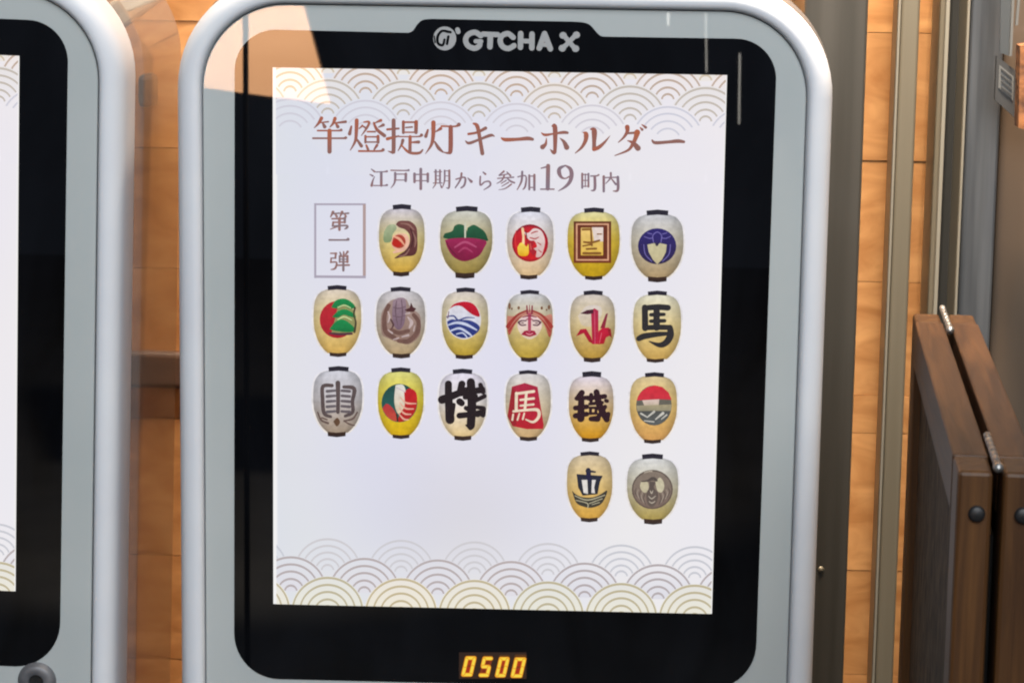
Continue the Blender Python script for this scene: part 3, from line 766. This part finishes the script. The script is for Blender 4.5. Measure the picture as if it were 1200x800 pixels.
LAN = [
 ((355,230), 928, 214, (78,122), (842,1016), (700,744), (845,1000), ((206,200,212),(224,206,144),(206,164,62)), emb1, 'lantern with a red and maroon swirl emblem'),
 ((505,230), 332, 245, (95,142), (234,440), (710,764), (228,412), ((206,206,198),(196,182,134),(152,130,62)), emb2, 'lantern with a purple turnip and green leaves'),
 ((505,230), 932, 218, (102,148), (843,1028), (730,772), (836,1000), ((228,228,242),(232,218,206),(222,188,140)), emb3, 'lantern with a red disc and a yellow pot'),
 ((655,230), 325, 245, (110,152), (235,424), (740,778), (242,410), ((228,220,166),(226,192,60),(192,154,14)), emb4, 'yellow lantern with a square brown seal'),
 ((655,230), 922, 245, (130,176), (820,1026), (748,798), (832,1012), ((208,208,214),(206,196,174),(176,150,110)), emb5, 'lantern with a dark blue round crest'),
 ((355,327), 325, 224, (60,100), (232,412), (682,720), (250,412), ((220,206,190),(232,210,152),(214,172,88)), emb6, 'lantern with a green pine over a red sun'),
 ((355,327), 918, 230, (75,114), (822,1012), (690,734), (840,1008), ((208,204,210),(204,192,180),(184,158,118)), emb7, 'lantern with a grey brown knotted emblem'),
 ((505,327), 320, 218, (82,122), (238,415), (702,742), (230,396), ((218,208,200),(220,204,156),(188,156,50)), emb8, 'lantern with a red sky and blue waves'),
 ((505,327), 925, 218, (105,140), (838,1016), (725,768), (842,1000), ((208,208,214),(214,196,150),(192,160,58)), emb9, 'lantern with a pink painted face emblem'),
 ((655,327), 315, 212, (108,147), (230,412), (728,772), (230,392), ((214,204,196),(220,198,150),(186,146,58)), emb10, 'lantern with a red folded paper crane'),
 ((655,327), 920, 225, (112,150), (832,1013), (738,774), (820,986), ((232,228,206),(232,210,152),(208,168,88)), emb11, 'cream lantern with a bold black character for horse'),
 ((355,422), 328, 230, (58,100), (240,432), (665,710), (232,405), ((210,210,220),(200,194,196),(168,148,128)), emb12, 'grey lantern with a dark ladder crest'),
 ((355,422), 918, 215, (70,110), (828,1010), (690,727), (840,1002), ((222,218,132),(230,208,64),(216,174,16)), emb13, 'yellow lantern with a green, white and red shell emblem'),
 ((505,422), 300, 225, (82,124), (204,390), (700,744), (218,382), ((228,222,238),(236,228,226),(226,196,140)), emb14, 'white lantern covered by a heavy black character'),
 ((505,422), 912, 212, (95,128), (825,998), (708,748), (832,998), ((222,218,220),(222,206,178),(204,168,118)), emb15, 'lantern with a white character on a red shield'),
 ((655,422), 302, 210, (105,154), (218,398), (720,758), (212,376), ((228,218,232),(226,196,150),(210,146,20)), emb16, 'orange based lantern with a dense dark character'),
 ((655,422), 885, 222, (115,154), (805,986), (735,772), (795,958), ((226,204,156),(236,200,122),(212,156,86)), emb17, 'orange lantern with a red sun over grey waves'),
 ((655,520), 288, 213, (72,107), (200,378), (682,722), (203,365), ((216,198,168),(228,196,130),(216,164,66)), emb18, 'lantern with a dark sailing ship'),
 ((655,520), 878, 240, (92,137), (778,976), (694,744), (795,970), ((218,218,218),(210,202,178),(174,152,80)), emb19, 'lantern with a brown grey round bird crest'),
]

# meshes shared by both machines
prof_frame = [(0.0006, 0.0045), (0.0009, 0.0002), (0.0016, -0.0030), (0.0028, -0.0050), (0.0046, -0.0060), (0.0070, -0.0062), (0.0095, -0.0057), (0.0120, -0.0046), (0.0142, -0.0026), (0.0160, 0.0002), (0.0174, 0.0042), (0.0182, 0.0100), (0.0182, 0.0400), (0.0172, 0.0440)]
ME_frame = sweep('front_frame', PANEL, prof_frame)
ME_panel = sweep('front_panel', PANEL, [(0.0, 0.008), (0.0, 0.0006), (-0.0006, 0.0)], close_last=True, smooth=False)
ME_gap = sweep('groove_strip', PANEL, [(0.0035, 0.0035), (-0.002, 0.0035)], smooth=False)
ME_back = sweep('back_shell', PANEL, [(0.0170, 0.0445), (0.0170, 0.0485), (0.010, 0.0500)], close_last=True, smooth=False)
prof_h = [(0.0160, 0.0495), (0.0212, 0.0540), (0.0216, 0.0620), (0.0216, 0.2250)]
ME_house = sweep('rear_housing', PANEL, prof_h, smooth=True)

def black_outline():
    r = 46
    def arc(cx, cy, r_, a0, a1, n=12):
        return [(cx + r_ * math.cos(math.radians(a0 + (a1 - a0) * k / n)), cy + r_ * math.sin(math.radians(a0 + (a1 - a0) * k / n))) for k in range(n + 1)]
    q = []
    q += arc(275 + 48, 36 + 47, 48, 180, 270)                                # top left
    q += [(470, 38.5)]
    q += catmull([(479, 38.6), (484, 36), (489, 29), (495, 23.8), (505, 22.4)], 4)  # hump
    q += catmull([(672, 25.6), (684, 26.6), (692, 30), (700, 39), (705, 42.6), (712, 43.2)], 4)
    q += arc(909.5 - 47, 46.5 + 46, 47, 270, 360)                            # top right
    q += arc(886.5 - 55, 808 - 56, 55, 0, 90)
    q += arc(274.5 + 54, 795 - 54, 54, 90, 180)
    pts = [px(x, y) for x, y in q]
    return [(p.x, p.z) for p in pts]
ME_mask = flat_outline('display_surround', black_outline(), -0.0004)
ME_screen = screen_mesh()
ME_wtop = wave_mesh('wave_pattern', top_rows, 340, 88.5, 0.0206)
ME_wbot = wave_mesh('wave_pattern', bot_rows, 341, 86.0, 0.0214)

def logo_mesh():
    p = Pic(460, 0, 4, base=0.0008)
    g = (166, 166, 166); k = (6, 6, 7)
    p.ell(245, 181, 54, 56, g); p.stroke([(305,140,22),(308,150,22)], g)
    for s in ([(262,150,12),(232,146,12),(212,172,13),(214,204,13),(236,212,12),(244,186,11)], [(262,172,12),(256,206,12)], [(270,150,12),(272,152,12)], [(196,170,6),(200,200,6)]): p.stroke(s, k)
    w_ = 25
    for s in ([(414,168,w_),(386,152,w_),(354,164,w_),(343,190,w_),(356,216,w_),(386,227,w_),(408,214,w_),(410,194,22)], [(390,194,20),(416,194,20)], [(424,160,24),(494,163,24)], [(459,165,26),(457,220,26)],
              [(566,176,w_),(542,158,w_),(514,168,w_),(505,192,w_),(516,218,w_),(544,228,w_),(570,214,w_)], [(601,158,26),(600,222,26)], [(654,160,26),(653,225,26)], [(601,192,22),(654,194,22)],
              [(713,158,26),(688,226,26)], [(713,158,26),(740,229,26)], [(696,210,18),(734,212,18)],
              [(804,168,22),(854,226,22)], [(858,166,22),(800,224,22)]):
        p.stroke(s, g)
    for x, y in ((800,166), (862,164), (796,226), (858,228)): p.ell(x, y, 17, 16, g)
    for a in ((-1, 0), (1, 0)): p.ell(829 + 26 * a[0], 196, 8, 7, k)
    return p.mesh('logo_lettering')
ME_logo = logo_mesh()

def led_mesh(text):
    p = Pic(450, 640, 4, base=0.0008)
    on = (255, 222, 70)
    SEG = {'0': 'abcdef', '5': 'afgcd'}
    for ch, x0, x1 in zip(text, (368, 450, 527, 600), (428, 506, 584, 662)):
        y0, ym, y1 = 520, 558, 597
        sl = 9
        pt = lambda x, y: (x + sl * (ym - y) / 38.0, y)
        xa, xb = x0 + 12, x1 - 12
        if ch == '0': p.poly([pt(xa + 6, y0 + 8), pt(xb - 6, y0 + 8), pt(xb - 6, y1 - 8), pt(xa + 6, y1 - 8)], (168, 44, 12))  # glow inside the digit painted as a dim red fill
        else: p.poly([pt(xa, y0), pt(xb, y0), pt(xb, y1), pt(xa, y1)], (122, 34, 10))
        S_ = {'a': ((xa, y0), (xb, y0)), 'b': ((xb, y0 + 5), (xb, ym - 3)), 'c': ((xb, ym + 3), (xb, y1 - 5)), 'd': ((xa, y1), (xb, y1)), 'e': ((xa, ym + 3), (xa, y1 - 5)), 'f': ((xa, y0 + 5), (xa, ym - 3)), 'g': ((xa + 2, ym), (xb - 2, ym))}
        for s in S_:
            if s in SEG[ch]: continue
            (ax, ay), (bx_, by_) = S_[s]
            p.stroke([(*pt(ax, ay), 11), (*pt(bx_, by_), 11)], (132, 50, 14))
        for s in SEG[ch]:
            (ax, ay), (bx_, by_) = S_[s]
            a, b = pt(ax, ay), pt(bx_, by_)
            p.stroke([(a[0], a[1], 19), (b[0], b[1], 19)], (240, 150, 30)); p.stroke([(a[0], a[1], 12), (b[0], b[1], 12)], on)
    return p.mesh('price_digits')

def machine(name, label, main):
    root = empty(name)
    tag(root, label, 'vending machine', 'capsule vending machines side by side')
    link('front_frame', ME_frame, M['plastic'], root)
    pan = link('front_panel', ME_panel, M['silver'], root)
    link('groove_strip', ME_gap, M['gap'], root)
    link('back_shell', ME_back, M['plastic'], root)
    link('rear_housing', ME_house, M['acrylic'], root)
    mask = link('display_surround', ME_mask, M['black'], root)
    scr = link('display_screen', ME_screen, M['lcd'], root)
    link('wave_pattern', ME_wtop, M['lcd'], scr)
    link('wave_pattern', ME_wbot, M['lcd'], scr)
    # stand reaching the floor below the frame
    link('base_cabinet', box_mesh('base_cabinet', PANEL['x0'], PANEL['x1'], 0.004, 0.30, 0.0, 0.298, 0.01, 2), M['plastic'], root)
    link('logo_lettering', ME_logo, M['print'], mask)
    # cam lock low on the panel
    lp = LOCK
    ring = link('panel_lock', lathe_mesh('panel_lock', [(0.0048, -0.0030), (0.0052, -0.0044), (0.0058, -0.0048), (0.0104, -0.0046), (0.0116, -0.0038), (0.0121, -0.0020), (0.0132, -0.0012), (0.0134, 0.0)], c=(lp[0], 0, lp[1])), M['chrome'], root)
    link('keyway', lathe_mesh('keyway', [(0.0001, -0.0030), (0.0052, -0.0032)], c=(lp[0], 0, lp[1])), M['hole'], ring)
    if main:
        t = link('title_lettering', lettering('title_lettering', TITLE, [(176, 98, 74), (168, 92, 70), (146, 102, 94), (180, 100, 70), (158, 92, 78)], weight=1.14), M['lcd'], scr)
        tag(t, 'brown headline lettering across the top of the lit display')
        t = link('subtitle_lettering', lettering('subtitle_lettering', SUB, [(134, 118, 132), (144, 114, 122), (150, 112, 112), (140, 120, 132)], weight=1.0), M['lcd'], scr)
        tag(t, 'small greyish second line of lettering under the headline')
        link('boxed_lettering', lettering_box('boxed_lettering'), M['lcd'], scr)
        for d in LAN:
            o = link('lantern_picture', lantern('lantern_picture', *d[:9]), M['photo'], scr)
            o['label'] = d[9]
        p = Pic(450, 640, 4, base=0.0006)
        p.rect(352, 494, 668, 618, (46, 28, 18), (52, 30, 15))  # halo around the digits put into the window's brown tone
        win = link('price_display', p.mesh('price_display'), M['lcd'], root)
        link('price_digits', led_mesh('0500'), M['lcd'], win)
    return root

# where the second machine stands: from two points of its display
A_, B_ = px(23, 65.5), px(18.5, 692)
roll = math.atan2(A_.x - B_.x, A_.z - B_.z)
LM = Matrix.Rotation(roll, 4, 'Y')
mid_w = (A_ + B_) / 2
LM.translation = mid_w - LM.to_3x3() @ Vector((W2, 0, ZC))
lk = LM.inverted() @ px(43.5, 797)
LOCK = (lk.x, lk.z)

m1 = machine('capsule_machine', 'pale grey capsule vending machine showing the lantern keyring display', True)
m2 = machine('capsule_machine', 'neighbouring pale grey capsule machine with only its screen edge and keyhole showing', False)
m2.matrix_world = LM

# ------------------------------------------------------------------ things between the machines
m_dk = noise_color(mat('dark_brown_rail', (0.10, 0.05, 0.03), 0.6), (0.07, 0.035, 0.022), (0.13, 0.07, 0.045), scale=(6, 1, 30), nscale=1.5)
p0, p1 = px(120, 412, WY - 0.01), px(201, 456, WY - 0.01)
o = link('wall_rail', box_mesh('wall_rail', p0.x - 0.10, p1.x + 0.12, WY - 0.010, WY + 0.002, p1.z, p0.z, 0.004, 3), m_dk)
tag(o, 'short dark brown rail on the plank wall between the machines', 'rail')
m_gry = mat('grey_plastic_box', (0.045, 0.048, 0.055), 0.5)
p0, p1 = px(161, 88, WY - 0.025), px(180, 127, WY - 0.025)
o = link('wall_switch_box', box_mesh('wall_switch_box', p0.x, p1.x, WY - 0.025, WY + 0.001, p1.z, p0.z, 0.004, 2), m_gry)
tag(o, 'small grey box on the plank wall between the machines', 'wall box')
m_pale = noise_color(mat('pale_batten', (0.7, 0.6, 0.45), 0.35, coat=0.5), (0.55, 0.46, 0.34), (0.78, 0.68, 0.52), scale=(4, 4, 40), nscale=2)
bt = link('wall_batten', box_mesh('wall_batten', -0.13, 0.13, -0.008, 0.008, -0.011, 0.011, 0.003, 2), m_pale)
pb = px(160, 2, WY - 0.055)
bt.location = pb
bt.rotation_euler = (0, -math.radians(37), 0)
tag(bt, 'pale slanting wooden brace high on the plank wall between the machines', 'brace')

# ------------------------------------------------------------------ posts and glass to the right
def vpost(name, xa, xb, Y, depth, m, label, cat, yref=400, ztop=1.9, bev=0.002, parent=None):
    a, b = px(xa, yref, Y), px(xb, yref, Y)
    me = box_mesh(name, a.x, b.x, Y, Y + depth, 0.0, ztop, bev, 2)
    o = link(name, me, m, parent)
    if label: tag(o, label, cat)
    return o
m_bronze = noise_color(mat('dark_bronze_metal', (0.05, 0.047, 0.04), 0.38, metal=0.35, coat=0.4, coat_rough=0.15), (0.045, 0.040, 0.031), (0.075, 0.067, 0.055), scale=(30, 30, 0.9), nscale=1.5, rough=(0.3, 0.5))
m_alu = noise_color(mat('champagne_aluminium', (0.30, 0.26, 0.19), 0.42, metal=0.4), (0.15, 0.125, 0.085), (0.20, 0.17, 0.12), scale=(25, 25, 0.6), nscale=1.5, rough=(0.36, 0.5))
m_alu_l = mat('bright_aluminium_edge', (0.30, 0.265, 0.205), 0.4, metal=0.5)
m_steel = noise_color(mat('brushed_grey_metal', (0.12, 0.12, 0.125), 0.35, metal=0.6), (0.07, 0.074, 0.08), (0.14, 0.144, 0.15), scale=(60, 60, 2.5), nscale=1.5, detail=5, rough=(0.25, 0.45))
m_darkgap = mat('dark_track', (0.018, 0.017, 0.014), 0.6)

dp = vpost('door_post', 930, 1003, 0.20, 0.12, m_bronze, 'dark bronze metal post right beside the capsule machine', 'post')
sp = px(962, 667, 0.20)
link('screw', lathe_mesh('screw', [(0.0001, -0.001), (0.0018, -0.0009), (0.0024, 0.0), (0.0024, 0.001)], n=16, c=(sp.x, 0.2, sp.z)), m_alu, dp)
jm = empty('door_jamb', (0, 0, 0))
tag(jm, 'slim champagne aluminium upright dividing the honey wood planks', 'upright')
vpost('upright_bar', 1041, 1062.5, 0.26, 0.06, m_alu, None, None, parent=jm)
vpost('edge_strip', 1037, 1041, 0.255, 0.03, m_alu_l, None, None, parent=jm)
tk = empty('door_track', (0, 0, 0))
tag(tk, 'metal sliding door track with two ribs toned as highlights behind the folding board', 'door track')
vpost('track_bar', 1085.5, 1097, 0.27, 0.05, m_alu, None, None, parent=tk)
vpost('rib', 1093.5, 1095.5, 0.262, 0.02, m_alu_l, None, None, parent=tk)  # thin rail highlight put into a paler strip
vpost('track_recess', 1097, 1117, 0.30, 0.03, m_darkgap, None, None, parent=tk)
vpost('rib', 1116.5, 1120.5, 0.255, 0.05, m_alu_l, None, None, parent=tk)  # second highlight, also by paler colour
dr = empty('sliding_door', (0, 0, 0))
tag(dr, 'grey metal framed sliding door with a dull glass pane behind the folding board', 'door')
vpost('door_stile', 1120.5, 1160, 0.27, 0.05, m_steel, None, None, parent=dr)
m_pane = noise_color(mat('dull_glass', (0.06, 0.055, 0.05), 0.3, coat=1.0, coat_rough=0.12), (0.070, 0.078, 0.074), (0.095, 0.066, 0.045), scale=(5, 1, 1.2), nscale=2.0, detail=2)  # brown tone is a reflection put into the glass colour
vpost('glass_pane', 1160, 1420, 0.29, 0.006, m_pane, None, None, parent=dr)
vpost('door_stile', 1420, 1470, 0.27, 0.05, m_steel, None, None, parent=dr)

# small hung notice and an orange wooden strip near the top right corner
m_note = mat('dark_notice_board', (0.035, 0.034, 0.033), 0.5)
m_chalk = mat('pale_notice_print', (0.11, 0.11, 0.105), 0.6)
YN = 0.235
def quad_slab(name, pts, Y, th, m, parent=None):
    f = [px(x, y, Y) for x, y in pts]
    vs_ = [(p.x, Y, p.z) for p in f] + [(p.x, Y + th, p.z) for p in f]
    n = len(pts)
    fs = [tuple(range(n)), tuple(reversed(range(n, 2 * n)))] + [(k, (k + 1) % n, n + (k + 1) % n, n + k) for k in range(n)]
    me = bpy.data.meshes.new(name)
    me.from_pydata(vs_, [], fs)
    bm = bmesh.new(); bm.from_mesh(me); bmesh.ops.recalc_face_normals(bm, faces=bm.faces); bm.to_mesh(me); bm.free()
    return link(name, me, m, parent)
nb = empty('hanging_notice')
tag(nb, 'small tilted dark notice with pale print hanging on the glass door', 'notice')
quad_slab('board', [(1168, 66), (1192, 84), (1190, 139), (1166, 117)], YN, 0.006, m_note, nb)
quad_slab('print_block', [(1171, 76), (1188, 90), (1187, 118), (1170, 103)], YN - 0.0006, 0.0005, m_chalk, nb)
for k in range(4):
    y = 80 + k * 7
    quad_slab('print_line', [(1173, y), (1186, y + 10.5), (1186, y + 13), (1173, y + 2.5)], YN - 0.0013, 0.0005, m_note, nb)
bag = empty('clear_hanging_sleeve')
tag(bag, 'narrow clear plastic sleeve with pale edges hanging above the tilted notice', 'sleeve')
m_clear = mat('clear_sleeve_plastic', (0.07, 0.076, 0.08), 0.2, coat=0.5)
quad_slab('sleeve', [(1173, -30), (1187, -30), (1183, 66), (1172, 62)], YN, 0.003, m_clear, bag)
for xs in ((1187, -30, 1183, 66), (1195, -30, 1190, 30)):
    quad_slab('sleeve_edge', [(xs[0], xs[1]), (xs[0] + 3, xs[1]), (xs[2] + 3, xs[3]), (xs[2], xs[3])], YN - 0.003, 0.003, m_chalk, bag)
m_wick = noise_color(mat('orange_basket_wood', (0.4, 0.17, 0.05), 0.55), (0.08, 0.03, 0.01), (0.34, 0.13, 0.04), scale=(60, 60, 110), nscale=1.2, bump=0.4)
o = quad_slab('wooden_strip', [(1195.5, 54), (1240, 48), (1240, 160), (1193.5, 150)], YN - 0.02, 0.02, m_wick)
tag(o, 'rough orange wooden strip beside the tilted notice', 'wood strip')

# ------------------------------------------------------------------ folded wooden A-board
ZT = 1.175
n_l, f_l = pxz(1121.5, 551, ZT), pxz(1069, 366, ZT)       # near and far corner of the left leaf's top
n_g = pxz(1164, 549, ZT)
dirv = (f_l - n_l); LEN = dirv.length; dirv.normalize()
yaw = math.atan2(-dirv.x, dirv.y)
board = empty('folding_sign_board', (n_l.x, n_l.y, 0), (0, 0, yaw))
tag(board, 'folded brown wooden A-board seen edge on, with hinges on top', 'sign board')
side = Vector((math.cos(yaw), math.sin(yaw), 0))
TH = (n_g - n_l).dot(side)               # thickness of one leaf
GAP = TH * 0.24
print('ABOARD len %.3f th %.4f near depth %.3f gap %.4f' % (LEN, TH, (n_l - CAM_LOC).length, GAP))
m_stain = noise_color(mat('stained_board_wood', (0.12, 0.06, 0.025), 0.5, spec=0.3), (0.034, 0.0125, 0.0038), (0.085, 0.035, 0.0115), scale=(70, 4, 70), nscale=2.0, detail=8, dist=0.8, bump=0.25, per_object=0.1)
m_stile = noise_color(mat('stained_stile_wood', (0.06, 0.025, 0.006), 0.5, spec=0.3), (0.030, 0.0105, 0.0022), (0.082, 0.034, 0.0085), scale=(75, 75, 3), nscale=2.0, detail=8, dist=0.8, bump=0.25, per_object=0.1)
m_face = noise_color(mat('worn_sign_face', (0.04, 0.025, 0.015), 0.7, spec=0.12), (0.010, 0.0055, 0.0035), (0.105, 0.070, 0.043), scale=(14, 18, 7), nscale=5.0, detail=8, dist=1.5, bump=0.3)
m_bolt = mat('black_bolt', (0.014, 0.014, 0.015), 0.45, metal=0.3)
m_hinge = noise_color(mat('hinge_metal', (0.4, 0.4, 0.38), 0.45, metal=0.9), (0.16, 0.155, 0.15), (0.55, 0.54, 0.52), nscale=160)
ST = 0.038      # stile width along the board
for k, x0 in enumerate((0.0, TH + GAP)):
    x1 = x0 + TH
    def bxx(n_, a, b, c, d, e, f, m, bev=0.0022):
        return link(n_, box_mesh(n_, a, b, c, d, e, f, bev, 2), m, board)
    bxx('top_rail', x0, x1, ST + 0.0002, LEN - ST - 0.0002, ZT - 0.030, ZT, m_stain, 0.0012)
    st = bxx('stile', x0 + 0.0004, x1 - 0.0004, 0.0005, ST, 0.0, ZT - 0.0004, m_stile)
    bxx('stile', x0 + 0.0004, x1 - 0.0004, LEN - ST, LEN - 0.0005, 0.0, ZT - 0.0004, m_stile)
    bxx('bottom_rail', x0 + 0.0008, x1 - 0.0008, ST, LEN - ST, 0.10, 0.14, m_stain)
    bxx('sign_face', x0 + 0.006, x1 - 0.004, ST - 0.004, LEN - ST + 0.004, 0.135, ZT - 0.027, m_face, 0.0)
    zb = ZT - 0.022
    bc = (x0 + TH * 0.58, 0.0, zb)
    link('bolt', lathe_mesh('bolt', [(0.0001, -0.0020), (0.0030, -0.0019), (0.0041, -0.0011), (0.0044, 0.001)], n=20, c=bc), m_bolt, board)
# hinges along the slit: knuckled barrels
def hinge(y0, L):
    gx = TH + GAP / 2
    prof = []
    n = 7
    for i in range(n):
        a, b = i / n * L, (i + 0.86) / n * L
        prof += [(0.0012, a), (0.0021, a + 0.0005), (0.0021, b - 0.0005), (0.0012, b)]
    prof = [(0.0001, 0)] + prof + [(0.0001, L)]
    h = link('hinge', lathe_mesh('hinge', prof, n=16, c=(gx, y0, ZT + 0.0016)), m_hinge, board)
    link('hinge_knob', lathe_mesh('hinge_knob', [(0.0001, -0.003), (0.002, -0.0022), (0.0029, 0.0), (0.002, 0.0022), (0.0001, 0.003)], n=16, c=(gx, y0 - 0.001, ZT + 0.0016)), m_hinge, h)
hinge(0.004, 0.078)
hinge(LEN - 0.075, 0.09)
# dark filler added low between the leaves, standing for the slit's shade
link('slit_shade', box_mesh('slit_shade', TH - 0.001, TH + GAP + 0.001, 0.05, LEN - 0.02, 0.05, ZT - 0.045), m_darkgap, board)

# ------------------------------------------------------------------ what the glossy front mirrors: a lit board behind the photographer
VC = Vector((CAM_LOC.x, -CAM_LOC.y, CAM_LOC.z))
def mirror(x, y, D):
    P = px(x, y)
    d = P - VC
    return VC + d * ((-D - VC.y) / d.y)
DM = 3.4
m_warm = noise_color(mat('pale_warm_board', (0.80, 0.55, 0.34), 0.7), (0.78, 0.44, 0.25), (0.84, 0.49, 0.29), scale=(3, 1, 14), nscale=1.5)
q = [mirror(120, 88, DM), mirror(387, 122, DM), mirror(343, -40, DM), mirror(120, -60, DM)]
vs_ = [(p.x, p.y, p.z) for p in q] + [(p.x, p.y - 0.03, p.z) for p in q]
me = bpy.data.meshes.new('reflected_board')
me.from_pydata(vs_, [], [(0, 1, 2, 3), (7, 6, 5, 4), (0, 4, 5, 1), (1, 5, 6, 2), (2, 6, 7, 3), (3, 7, 4, 0)])
bm = bmesh.new(); bm.from_mesh(me); bmesh.ops.recalc_face_normals(bm, faces=bm.faces); bm.to_mesh(me); bm.free()
rb = link('lit_wooden_board', me, m_warm)
tag(rb, 'warm lit wooden board mirrored in the upper corner of the glossy front', 'board')
ctr = sum(q, Vector()) / 4
print('BOARD', [tuple(round(v, 2) for v in p) for p in q])
sd = bpy.data.lights.new('spot_on_board', 'SPOT')  # added lamp, makes the board bright enough to show mirrored
sd.energy, sd.color, sd.spot_size, sd.spot_blend, sd.shadow_soft_size = 880, (1.0, 0.86, 0.68), math.radians(62), 0.5, 0.03
so = bpy.data.objects.new('spot_on_board', sd)
COL.objects.link(so)
so.location = ctr + Vector((0.1, 1.0, 0.75))
so.rotation_euler = (ctr - so.location).to_track_quat('-Z', 'Y').to_euler()
a, b = mirror(283, 0, 2.1), mirror(293, 215, 2.1)
pole = link('thin_pole', lathe_mesh('thin_pole', [(0.0001, a.z + 0.3), (0.0042, a.z + 0.3), (0.0042, 0.0), (0.0001, 0.0)], n=16, axis='Z'), m_darkgap)
pole.location = ((a.x + b.x) / 2, a.y, 0)
tag(pole, 'thin dark pole crossing the mirrored warm board', 'pole')

# slim light tubes mirrored in the other upper corner
m_tube = bpy.data.materials.new('lit_tube')
m_tube.use_nodes = True
b_ = m_tube.node_tree.nodes['Principled BSDF']
b_.inputs['Emission Color'].default_value = (1.0, 0.95, 0.85, 1)
b_.inputs['Emission Strength'].default_value = 5.0
for (xa, ya, xb, yb, rad, lb) in ((783, 14, 783, 31, 0.0020, 'short bright light tube mirrored in the pale rim above the display'), (827, 12, 828, 86, 0.0009, 'slim light tube mirrored across pale rim and black surround above the display corner'), (867, 62, 866, 146, 0.0010, 'slim light tube mirrored wholly in the black surround beside the display')):
    a, b = mirror(xa, ya, 3.0), mirror(xb, yb, 3.0)
    L_ = (a - b).length
    tb = link('light_tube', lathe_mesh('light_tube', [(0.0001, -L_ / 2), (rad * 0.8, -L_ / 2 + 0.002), (rad, -L_ / 2 + 0.006), (rad, L_ / 2 - 0.006), (rad * 0.8, L_ / 2 - 0.002), (0.0001, L_ / 2)], n=12, axis='Z'), m_tube)
    tb.location = (a + b) / 2
    tb.rotation_euler = (a - b).to_track_quat('Z', 'Y').to_euler()
    tag(tb, lb, 'light tube', 'mirrored light tubes')
